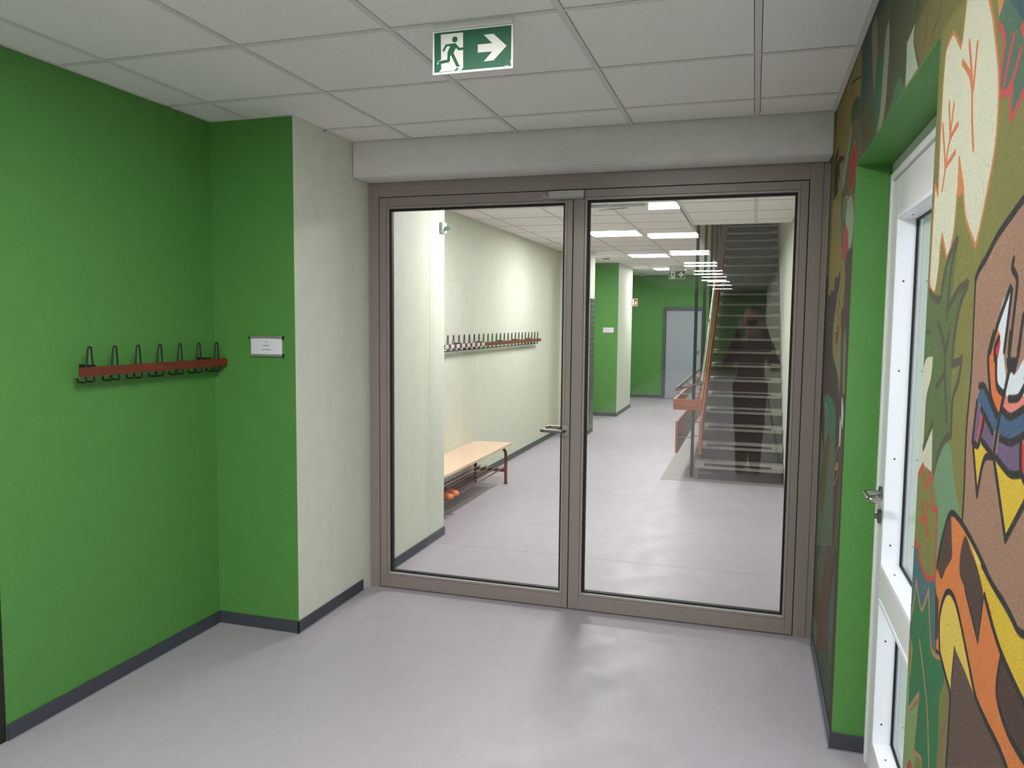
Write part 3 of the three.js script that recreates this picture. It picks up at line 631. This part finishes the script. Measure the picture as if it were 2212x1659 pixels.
// ---------------------------------------------------------------- room plates
function roomPlate(label, x, y, z, lines) {
  const t = thing('room_plate', label, 'door plate', [x, y, z]);
  const tx = canvasTex(400, 200, (c) => { c.fillStyle = '#d8d8dc'; c.fillRect(0, 0, 400, 200); c.fillStyle = '#1c1c22'; c.textAlign = 'center'; lines.forEach(([s, f, yy]) => { c.font = 'bold ' + f + 'px sans-serif'; c.fillText(s, 205, yy); }); });
  add(t, 'back_plate', bx(-0.098, 0.098, -0.05, 0.05, 0, 0.006, 0.001), M.alu);
  add(t, 'clamp_rail', bx(-0.1, 0.097, 0.04, 0.054, 0, 0.013, 0.004), M.alu); add(t, 'clamp_rail', bx(-0.1, 0.097, -0.054, -0.04, 0, 0.013, 0.004), M.alu);
  for (const b of [[0.0972, 0.102, 0.036, 0.055], [0.0972, 0.102, -0.055, -0.038], [-0.1035, -0.1002, 0.04, 0.054]]) add(t, 'end_cap', bx(...b, 0, 0.0135), M.black);
  const p = new THREE.PlaneGeometry(0.188, 0.082, 12, 1), a = p.attributes.position; for (let i = 0; i < a.count; i++) a.setZ(i, 0.009 + 0.003 * Math.cos(a.getX(i) * 20)); p.computeVertexNormals();
  add(t, 'paper', p, std('#ffffff', 0.7, 0, { map: tx, side: THREE.DoubleSide }));
}
roomPlate('small paper room plate in grey clamps on the near pillar', -0.729, 1.526, ZC, [['6', 22, 47], ['Klasse 1', 21, 96], ['Frau Spreen', 21, 146]]);
roomPlate('small paper room plate in grey clamps on the far pillar', -0.744, 1.525, -9.29, [['7', 22, 47], ['Klasse 1', 21, 96], ['Frau Sprada', 21, 146]].map((l, i) => (i === 1 ? ['Klasse', 21, 96] : i === 2 ? ['', 21, 146] : ['', 22, 47])));

// ---------------------------------------------------------------- coat racks
const hookGeo = (() => { // wire hook seen against the wall; local x out of the wall, y up, z along the rail; ends bent towards the wall
  const s = 0.022, r = 0.004;
  const run = [];
  for (const k of [1, -1]) run.push(tube([[0.002, 0.098, k * 0.0095], [0, 0.03, k * 0.017], [0, -0.04, k * s], [-0.046, -0.04, k * s], [-0.046, -0.022, k * s]], r, 7, false, 0.008));
  run.push(tube([[0.002, 0.096, 0.0098], [0.003, 0.107, 0.0075], [0.0035, 0.1105, 0], [0.003, 0.107, -0.0075], [0.002, 0.096, -0.0098]], r, 7, true));
  return merge(run);
})();
function coatRack(label, z0, z1, y, hooks, brackets, tags) {
  const t = thing('coat_rack', label, 'coat rack', [XL, y, (z0 + z1) / 2]); const c = (z0 + z1) / 2, o = 0.085;
  add(t, 'rail', bx(o - 0.016, o, -0.02, 0.02, z0 - c, z1 - c, 0.002), M.redWood);
  hooks.forEach((z, k) => { const h = add(t, k ? 'wire_hook_' + String(k).padStart(3, '0') : 'wire_hook', hookGeo, M.black); h.position.set(o - 0.0205, -0.006, z - c); });
  brackets.forEach((z) => add(t, 'wall_bracket', bx(0, o - 0.016, 0.008, 0.028, z - c - 0.012, z - c + 0.012, 0.002), M.black));
  (tags || []).forEach((z, k) => {
    const tx = canvasTex(96, 48, (g) => { g.fillStyle = '#dcd9de'; g.fillRect(0, 0, 96, 48); g.fillStyle = '#6a6668'; for (let i = 0; i < 3; i++) g.fillRect(22 + i * 11, 26 - ((k + i) % 2) * 5, 8, 7 + ((k + i) % 2) * 5); g.fillStyle = '#2e2c30'; g.fillRect(58 + (k % 3) * 3, 10 + (k % 2) * 4, 6, 22); });
    const p = new THREE.PlaneGeometry(0.08, 0.034); p.rotateY(Math.PI / 2); add(t, 'name_tag', p, std('#ffffff', 0.6, 0, { map: tx })).position.set(o + 0.0008, 0.001, z - c);
  });
  return t;
}
const seq = (a, b, n) => Array.from({ length: n }, (_, i) => a + (b - a) * i / (n - 1));
coatRack('short reddish wooden coat rack with seven wire hooks on the green wall', 0.812, 1.755, 1.439, seq(1.692, 0.872, 7), [1.675, 0.93]);
coatRack('long reddish wooden coat rack with white name tags on the pale wall', -5.6, -1.55, 1.427, seq(-1.66, -5.495, 28), [-2.0, -2.7, -3.33, -4.0, -4.6, -5.2], seq(-2.3, -3.3, 8));

// ---------------------------------------------------------------- shoe bench and clogs
{
  const t = thing('shoe_bench', 'wooden topped bench with dark red tube frame and shoe rack', 'bench', [-0.852, 0, -2.28]);
  const z0 = -1.0, z1 = 1.0;
  add(t, 'seat_board', bx(-0.2, 0.2, 0.392, 0.42, z0, z1, 0.005), M.beech);
  for (const z of [-0.93, 0.9]) {
    const f = new THREE.Group(); f.name = 'leg_frame'; t.add(f);
    const arch = []; for (const s of [1, -1]) arch.push(tube([[0, 0.374, z], [s * 0.165, 0.374, z], [s * 0.165, 0.02, z]], 0.0165, 12, false, 0.07));
    add(f, 'leg', arch[0], M.redMetal); add(f, 'leg', arch[1], M.redMetal);
    add(f, 'crossbar', bx(-0.165, 0.165, 0.125, 0.155, z - 0.012, z + 0.012, 0.003), M.redMetal);
    for (const s of [1, -1]) add(f, 'rubber_foot', cyl(0.0185, 0.02, 14).translate(s * 0.165, 0.01, z), M.black);
  }
  for (let k = 0; k < 5; k++) add(t, k ? 'shoe_rod_00' + k : 'shoe_rod', tube([[-0.135 + k * 0.0675, 0.163, z0 + 0.015], [-0.135 + k * 0.0675, 0.163, z1 - 0.05]], 0.0075, 10), M.redMetal);
}
function clog(label, x, y, z, turn) {
  const t = thing('clog', label, 'shoe', [x, y, z], 'pair of orange clogs'); t.rotation.y = turn;
  // toe towards +x; swept sections: half width, height and base along the length
  const S = [[-0.085, 0.02, 0.012, 0.006], [-0.075, 0.029, 0.018, 0], [-0.03, 0.03, 0.022, 0], [-0.015, 0.031, 0.05, 0], [0.01, 0.034, 0.062, 0], [0.045, 0.038, 0.054, 0], [0.075, 0.034, 0.04, 0.002], [0.093, 0.02, 0.026, 0.005], [0.098, 0.004, 0.014, 0.009]];
  const n = 18, pos = [], idx = [];
  S.forEach(([sx, hw, hh, b]) => { for (let k = 0; k < n; k++) { const a = k / n * 2 * Math.PI, c = Math.cos(a), s = Math.sin(a); pos.push(sx, b + (s > 0 ? s * (hh - 0.008) : s * 0.008) + 0.008, hw * Math.sign(c) * Math.pow(Math.abs(c), 0.7)); } });
  for (let i = 0; i < S.length - 1; i++) for (let k = 0; k < n; k++) { const a = i * n + k, b = i * n + (k + 1) % n; idx.push(a, b, a + n, b, b + n, a + n); }
  const g = new THREE.BufferGeometry(); g.setAttribute('position', new THREE.Float32BufferAttribute(pos, 3)); g.setIndex(idx); g.computeVertexNormals();
  const orange = std('#e8782c', 0.55);
  add(t, 'clog_body', g, orange);
  add(t, 'heel_strap', tube([[0.0, 0.05, 0.036], [-0.05, 0.045, 0.036], [-0.088, 0.042, 0.02], [-0.093, 0.042, 0], [-0.088, 0.042, -0.02], [-0.05, 0.045, -0.036], [0.0, 0.05, -0.036]], 0.006, 8, true), std('#3c5a2c', 0.6));
  add(t, 'opening', new THREE.SphereGeometry(0.022, 14, 8).scale(1.5, 0.5, 1).translate(-0.035, 0.024, 0), std('#4a2a12', 0.8));
  const hs = []; for (const [hx, hy, hz] of [[0.03, 0.0605, -0.012], [0.03, 0.0605, 0.012], [0.055, 0.052, 0], [0.055, 0.05, -0.018], [0.055, 0.05, 0.018], [0.075, 0.04, 0.008], [0.03, 0.035, 0.036], [0.055, 0.03, 0.036]]) hs.push(new THREE.SphereGeometry(0.0042, 8, 6).translate(hx, hy, hz));
  add(t, 'vent_holes', hs, M.black);
}
clog('orange clog with green strap on the shoe rods, toe to the room', -0.765, 0.1705, -1.84, -0.1);
clog('orange clog with green strap mostly hidden by the pale pillar', -0.765, 0.1705, -1.7, 0.05);

// ---------------------------------------------------------------- key switch, smoke detectors, fire sign
{
  const t = thing('key_switch', 'white key switch box with grey barrel high on the pale pillar', 'switch', [XP, 2.362, -1.185]);
  add(t, 'box', bx(0, 0.022, -0.04, 0.04, -0.04, 0.04, 0.004), M.plastic);
  add(t, 'barrel', cyl(0.016, 0.04, 18).rotateZ(Math.PI / 2).translate(0.042, -0.004, -0.01), std('#7f9a98', 0.4, 0.3));
  add(t, 'key_slot', cyl(0.009, 0.002, 14).rotateZ(Math.PI / 2).translate(0.0632, -0.004, -0.01), M.black);
}
for (const [x, z, l] of [[-0.61, -8.2, 'round white smoke detector on the ceiling before the far pillar'], [-0.6, -12.3, 'round white smoke detector on the ceiling by the green end wall']]) {
  const t = thing('smoke_detector', l, 'smoke detector', [x, H, z]);
  add(t, 'base', cyl(0.06, 0.014, 24).translate(0, -0.007, 0), M.plastic);
  add(t, 'slotted_ring', cyl(0.054, 0.014, 24).translate(0, -0.021, 0), std('#4a4a4a', 0.6));
  add(t, 'cover', new THREE.LatheGeometry([[0, -0.044], [0.03, -0.042], [0.05, -0.036], [0.057, -0.028]].map((p) => new THREE.Vector2(...p)), 24), M.plastic);
}
{
  const t = thing('fire_sign', 'small red and white fire extinguisher sign projecting from the far pillar', 'sign', [-0.58, 1.975, -10.8]);
  const tx = canvasTex(120, 144, (c) => { c.fillStyle = '#f0e6e6'; c.fillRect(0, 0, 120, 144); c.fillStyle = '#b81c20'; c.fillRect(6, 8, 108, 126); c.fillStyle = '#f6f2f2'; c.fillRect(14, 16, 38, 108); c.beginPath(); c.ellipse(86, 84, 17, 38, 0, 0, 7); c.fill(); c.fillStyle = '#3a2a2a'; c.beginPath(); c.arc(33, 64, 6, 0, 7); c.fill(); });
  add(t, 'panel', bx(0.0, 0.118, 0, 0.142, -0.003, 0.003, 0.001), M.plastic);
  const p = new THREE.PlaneGeometry(0.116, 0.14); p.translate(0.059, 0.071, 0.0036); add(t, 'pictogram', p, std('#ffffff', 0.5, 0, { map: tx }));
}

// ---------------------------------------------------------------- stair
const RISE = 0.164, GO = 0.3212, SX0 = 1.14, SX1 = 2.04, SZ = -4.13;
{
  const t = thing('staircase', 'terrazzo stair with pale nosings, dark risers and black grip strips', 'stairs', [0, 0, 0]);
  const tg = bx(SX0, SX1, RISE - 0.046, RISE, -GO - 0.035, 0, 0.004), rg = bx(SX0 + 0.035, SX1, 0, RISE - 0.046, -0.06, -0.036), gg = bx(SX0 + 0.1, SX1 - 0.12, RISE - 0.013, RISE + 0.003, -0.06, 0.002);
  for (let k = 0; k < 21; k++) {
    const n = (s) => (k ? s + '_' + String(k).padStart(3, '0') : s), at = (m) => m.position.set(0, k * RISE, SZ - k * GO);
    at(add(t, n('tread'), tg, M.terLight)); at(add(t, n('riser'), rg, M.terDark)); at(add(t, n('grip_strip'), gg, M.black));
  }
  // inclined concrete flight under the steps
  const s = new THREE.Shape(); const run = 20 * GO, up = 20 * RISE;
  s.moveTo(0.42, 0.0); s.lineTo(0.1, 0); s.lineTo(0.1, 0.05); s.lineTo(run + 0.3, up + 0.02); s.lineTo(run + 0.3, up - 0.2); s.lineTo(0.42, 0);
  const g = new THREE.ExtrudeGeometry(s, { depth: 0.7, bevelEnabled: false }); g.rotateY(Math.PI / 2); g.translate(1.25, 0, SZ - 0.06);
  add(t, 'flight', planarUV(g), M.white);
  add(t, 'landing', bx(1.05, SX1, 3.0, 21 * RISE, -12.99, SZ - 21 * GO + 0.01), M.terLight);
}
// ---------------------------------------------------------------- stair railing
{
  const t = thing('stair_railing', 'stair railing of black posts, brown boards and a steel tube handrail', 'railing', [0, 0, 0]);
  const slope = RISE / GO;
  for (const [k, z] of [-4.24, -5.62, -7.0, -8.4, -9.8].entries()) {
    const p = new THREE.Group(); p.name = k ? 'post_00' + k : 'post'; t.add(p);
    add(p, 'flat_bar', bx(1.086, 1.12, 0.0025, 5.0, z - 0.012, z + 0.012, 0.002), M.iron);
    const yb = 0.43 + slope * (-4.2 - z), yt = 0.79 + slope * (-4.2 - z), yh = 0.93 + slope * (-4.05 - z);
    for (const y of [yb, yt]) add(p, 'spacer_rod', tube([[1.12, y, z], [1.175, y, z]], 0.006, 8), M.steelDark);
    add(p, 'rail_arm', tube([[1.12, yh - 0.05, z], [1.188, yh - 0.05, z], [1.188, yh, z]], 0.006, 8), M.steel);
    if (z > -8) { for (const y of [0.43, 0.79]) add(p, 'spacer_rod', tube([[1.086, y, z], [0.945, y, z]], 0.006, 8), M.steelDark); add(p, 'rail_arm', tube([[1.086, 0.9, z], [0.925, 0.9, z], [0.925, 0.94, z]], 0.006, 8), M.steel); }
  }
  // sloping boards on the stair side
  const slanted = (y0, y1, x0, x1, z0, z1) => {
    const s = new THREE.Shape(), d = z0 - z1; s.moveTo(0, y0); s.lineTo(d, y0 + d * slope); s.lineTo(d, y1 + d * slope); s.lineTo(0, y1); s.lineTo(0, y0);
    const g = new THREE.ExtrudeGeometry(s, { depth: x1 - x0, bevelEnabled: true, bevelSize: 0.002, bevelThickness: 0.002, bevelSegments: 1 }); g.rotateY(Math.PI / 2); g.translate(x0, 0, z0);
    return planarUV(g);
  };
  add(t, 'sloping_board', slanted(0.255, 0.605, 1.172, 1.198, -4.2, -10.9), M.brownWood);
  add(t, 'sloping_board', slanted(0.735, 0.85, 1.172, 1.198, -4.2, -10.9), M.brownWood);
  add(t, 'level_board', bx(0.922, 0.95, 0.26, 0.605, -8.2, -4.2, 0.003), M.brownWood);
  add(t, 'level_board', bx(0.895, 0.922, 0.735, 0.85, -8.2, -4.2, 0.003), M.brownWood);
  add(t, 'end_board', bx(0.895, 1.199, 0.735, 0.85, -4.199, -4.172, 0.003), M.brownWood);
  const zz = -10.9;
  add(t, 'handrail', tube([[0.925, 0.955, -8.2], [0.925, 0.955, -4.06], [1.188, 0.955, -4.06], [1.188, 0.955 + slope * (-4.06 - zz), zz]], 0.02, 16, false, 0.06), M.steel);
}

// ---------------------------------------------------------------- the person taking the photograph, seen only mirrored in the glass
{
  const t = thing('person', 'person in dark red jacket and black trousers raising both arms', 'person', [1.68, 0, 4.66]);
  const smin = (a, b, k) => { const h = Math.max(k - Math.abs(a - b), 0) / k; return Math.min(a, b) - h * h * k * 0.25; };
  // bone: from, to, radius from, radius to  (local: x across, y up, z; facing -z)
  function mesh(bones, lo, size, res, k) {
    const mc = new MarchingCubes(res, new THREE.MeshBasicMaterial(), false, false, 400000); mc.isolation = 0;
    const V = new THREE.Vector3(), A = new THREE.Vector3(), B = new THREE.Vector3();
    const pre = bones.map(([a, b, r0, r1, sz]) => ({ a: new THREE.Vector3(...a), d: new THREE.Vector3(...b).sub(new THREE.Vector3(...a)), r0, r1, sz: sz || 1 }));
    for (let z = 0; z < res; z++) for (let y = 0; y < res; y++) for (let x = 0; x < res; x++) {
      V.set(lo[0] + x / res * size, lo[1] + y / res * size, lo[2] + z / res * size); let f = 9;
      for (const q of pre) { A.copy(V).sub(q.a); A.z *= q.sz; B.copy(q.d); B.z *= q.sz; const u = Math.max(0, Math.min(1, A.dot(B) / Math.max(1e-9, B.lengthSq()))); f = smin(f, A.addScaledVector(B, -u).length() - (q.r0 + (q.r1 - q.r0) * u), k); }
      mc.field[x + y * res + z * res * res] = -f;
    }
    mc.update(); const n = mc.count, g = new THREE.BufferGeometry(), p = new Float32Array(n * 3);
    for (let i = 0; i < n; i++) for (let c = 0; c < 3; c++) p[i * 3 + c] = lo[c] + (mc.positionArray[i * 3 + c] + 1) / 2 * size;
    g.setAttribute('position', new THREE.BufferAttribute(p, 3)); g.setAttribute('normal', new THREE.BufferAttribute(mc.normalArray.slice(0, n * 3), 3)); return g;
  }
  const body = [[[0, 1.0, 0], [0, 1.12, 0.0], 0.135, 0.125, 1.35], [[0, 1.12, 0], [0, 1.33, 0.0], 0.13, 0.15, 1.35], [[-0.11, 1.38, 0], [0.11, 1.38, 0], 0.1, 0.1, 1.1], [[0, 1.4, 0.01], [0, 1.56, -0.02], 0.062, 0.055]];
  for (const s of [-1, 1]) {
    body.push([[s * 0.175, 1.39, 0], [s * 0.25, 1.2, -0.1], 0.068, 0.052], [[s * 0.25, 1.2, -0.1], [s * 0.12, 1.6, -0.26], 0.052, 0.036]);
    body.push([[s * 0.08, 0.96, 0], [s * 0.078, 0.52, -0.01], 0.11, 0.08], [[s * 0.078, 0.52, -0.01], [s * 0.076, 0.1, 0.02], 0.076, 0.06], [[s * 0.08, 0.045, 0.04], [s * 0.095, 0.04, -0.16], 0.045, 0.038]);
  }
  const bodyGeo = mesh(body, [-0.95, -0.06, -1.0], 1.9, 110, 0.05);
  const head = [[[0, 1.67, -0.01], [0, 1.735, 0.005], 0.077, 0.09, 0.9], [[0, 1.605, -0.045], [0, 1.63, -0.04], 0.04, 0.055], [[0, 1.665, -0.1], [0, 1.69, -0.085], 0.012, 0.009], [[-0.08, 1.675, 0.01], [-0.083, 1.7, 0.015], 0.014, 0.016, 1], [[0.08, 1.675, 0.01], [0.083, 1.7, 0.015], 0.014, 0.016, 1], [[0, 1.53, 0], [0, 1.62, -0.01], 0.056, 0.058]];
  const headGeo = mesh(head, [-0.17, 1.5, -0.17], 0.36, 60, 0.02);
  const hands = [];
  for (const s of [-1, 1]) {
    const P = (x, y, z) => [s * x, y, z], h = [[P(0.12, 1.595, -0.262), P(0.107, 1.655, -0.3), 0.028, 0.03, 1]];
    [[0.705, 0.062], [0.685, 0.07], [0.664, 0.066], [0.645, 0.056]].forEach(([yy, len], i) => { const y = 1 + yy - 0.025; h.push([P(0.107, y, -0.305), P(0.099, y + 0.004, -0.337), 0.0088, 0.0084], [P(0.099, y + 0.004, -0.337), P(0.099 - len * 0.62, y + 0.006, -0.342), 0.0084, 0.0076]); });
    h.push([P(0.112, 1.63, -0.283), P(0.09, 1.628, -0.305), 0.011, 0.0095], [P(0.09, 1.628, -0.305), P(0.055, 1.64, -0.3045), 0.0095, 0.008]);
    hands.push(mesh(h, [s > 0 ? 0.0 : -0.19, 1.55, -0.4], 0.19, 60, 0.008));
  }
  const tint = (g, f) => { const p = g.attributes.position, c = new Float32Array(p.count * 3); for (let i = 0; i < p.count; i++) c.set(f(p.getX(i), p.getY(i), p.getZ(i)), i * 3); g.setAttribute('color', new THREE.BufferAttribute(c, 3)); return g; };
  const skin = [0.5, 0.3, 0.22], jacket = [0.075, 0.014, 0.014], trousers = [0.012, 0.012, 0.014], shoe = [0.02, 0.018, 0.016];
  const parts = [tint(bodyGeo, (x, y, z) => (y > 1.48 && Math.abs(x) < 0.08 && z > -0.15 ? skin : y < 0.085 ? shoe : y < 0.94 ? trousers : jacket)), tint(headGeo, () => skin), ...hands.map((g) => tint(g, () => skin))];
  add(t, 'body', mergeGeometries(parts), std('#ffffff', 0.75, 0, { vertexColors: true }));
  add(t, 'hair', mesh([[[0, 1.72, 0.03], [0, 1.755, 0.015], 0.085, 0.088, 0.95], [[-0.06, 1.69, 0.05], [0.06, 1.69, 0.05], 0.05, 0.05]], [-0.2, 1.55, -0.2], 0.4, 50, 0.03), std('#2a1d14', 0.7));
  for (const s of [-1, 1]) add(t, 'eye', new THREE.SphereGeometry(0.012, 12, 8).translate(s * 0.032, 1.705, -0.083), std('#d8d4cc', 0.3));
  add(t, 'mouth', new THREE.SphereGeometry(0.02, 12, 6).scale(1, 0.22, 0.4).translate(0, 1.632, -0.09), std('#7a3a34', 0.5));
  const ph = thing('mobile_phone', 'black mobile phone held level in both hands', 'phone', [1.7, 1.671, 4.3365]);
  add(ph, 'case', bx(-0.076, 0.076, -0.036, 0.036, -0.004, 0.004, 0.003), M.black);
  add(ph, 'screen', bx(-0.071, 0.071, -0.033, 0.033, 0.0041, 0.0046), std('#101418', 0.15));
}

renderer.render(scene, camera);
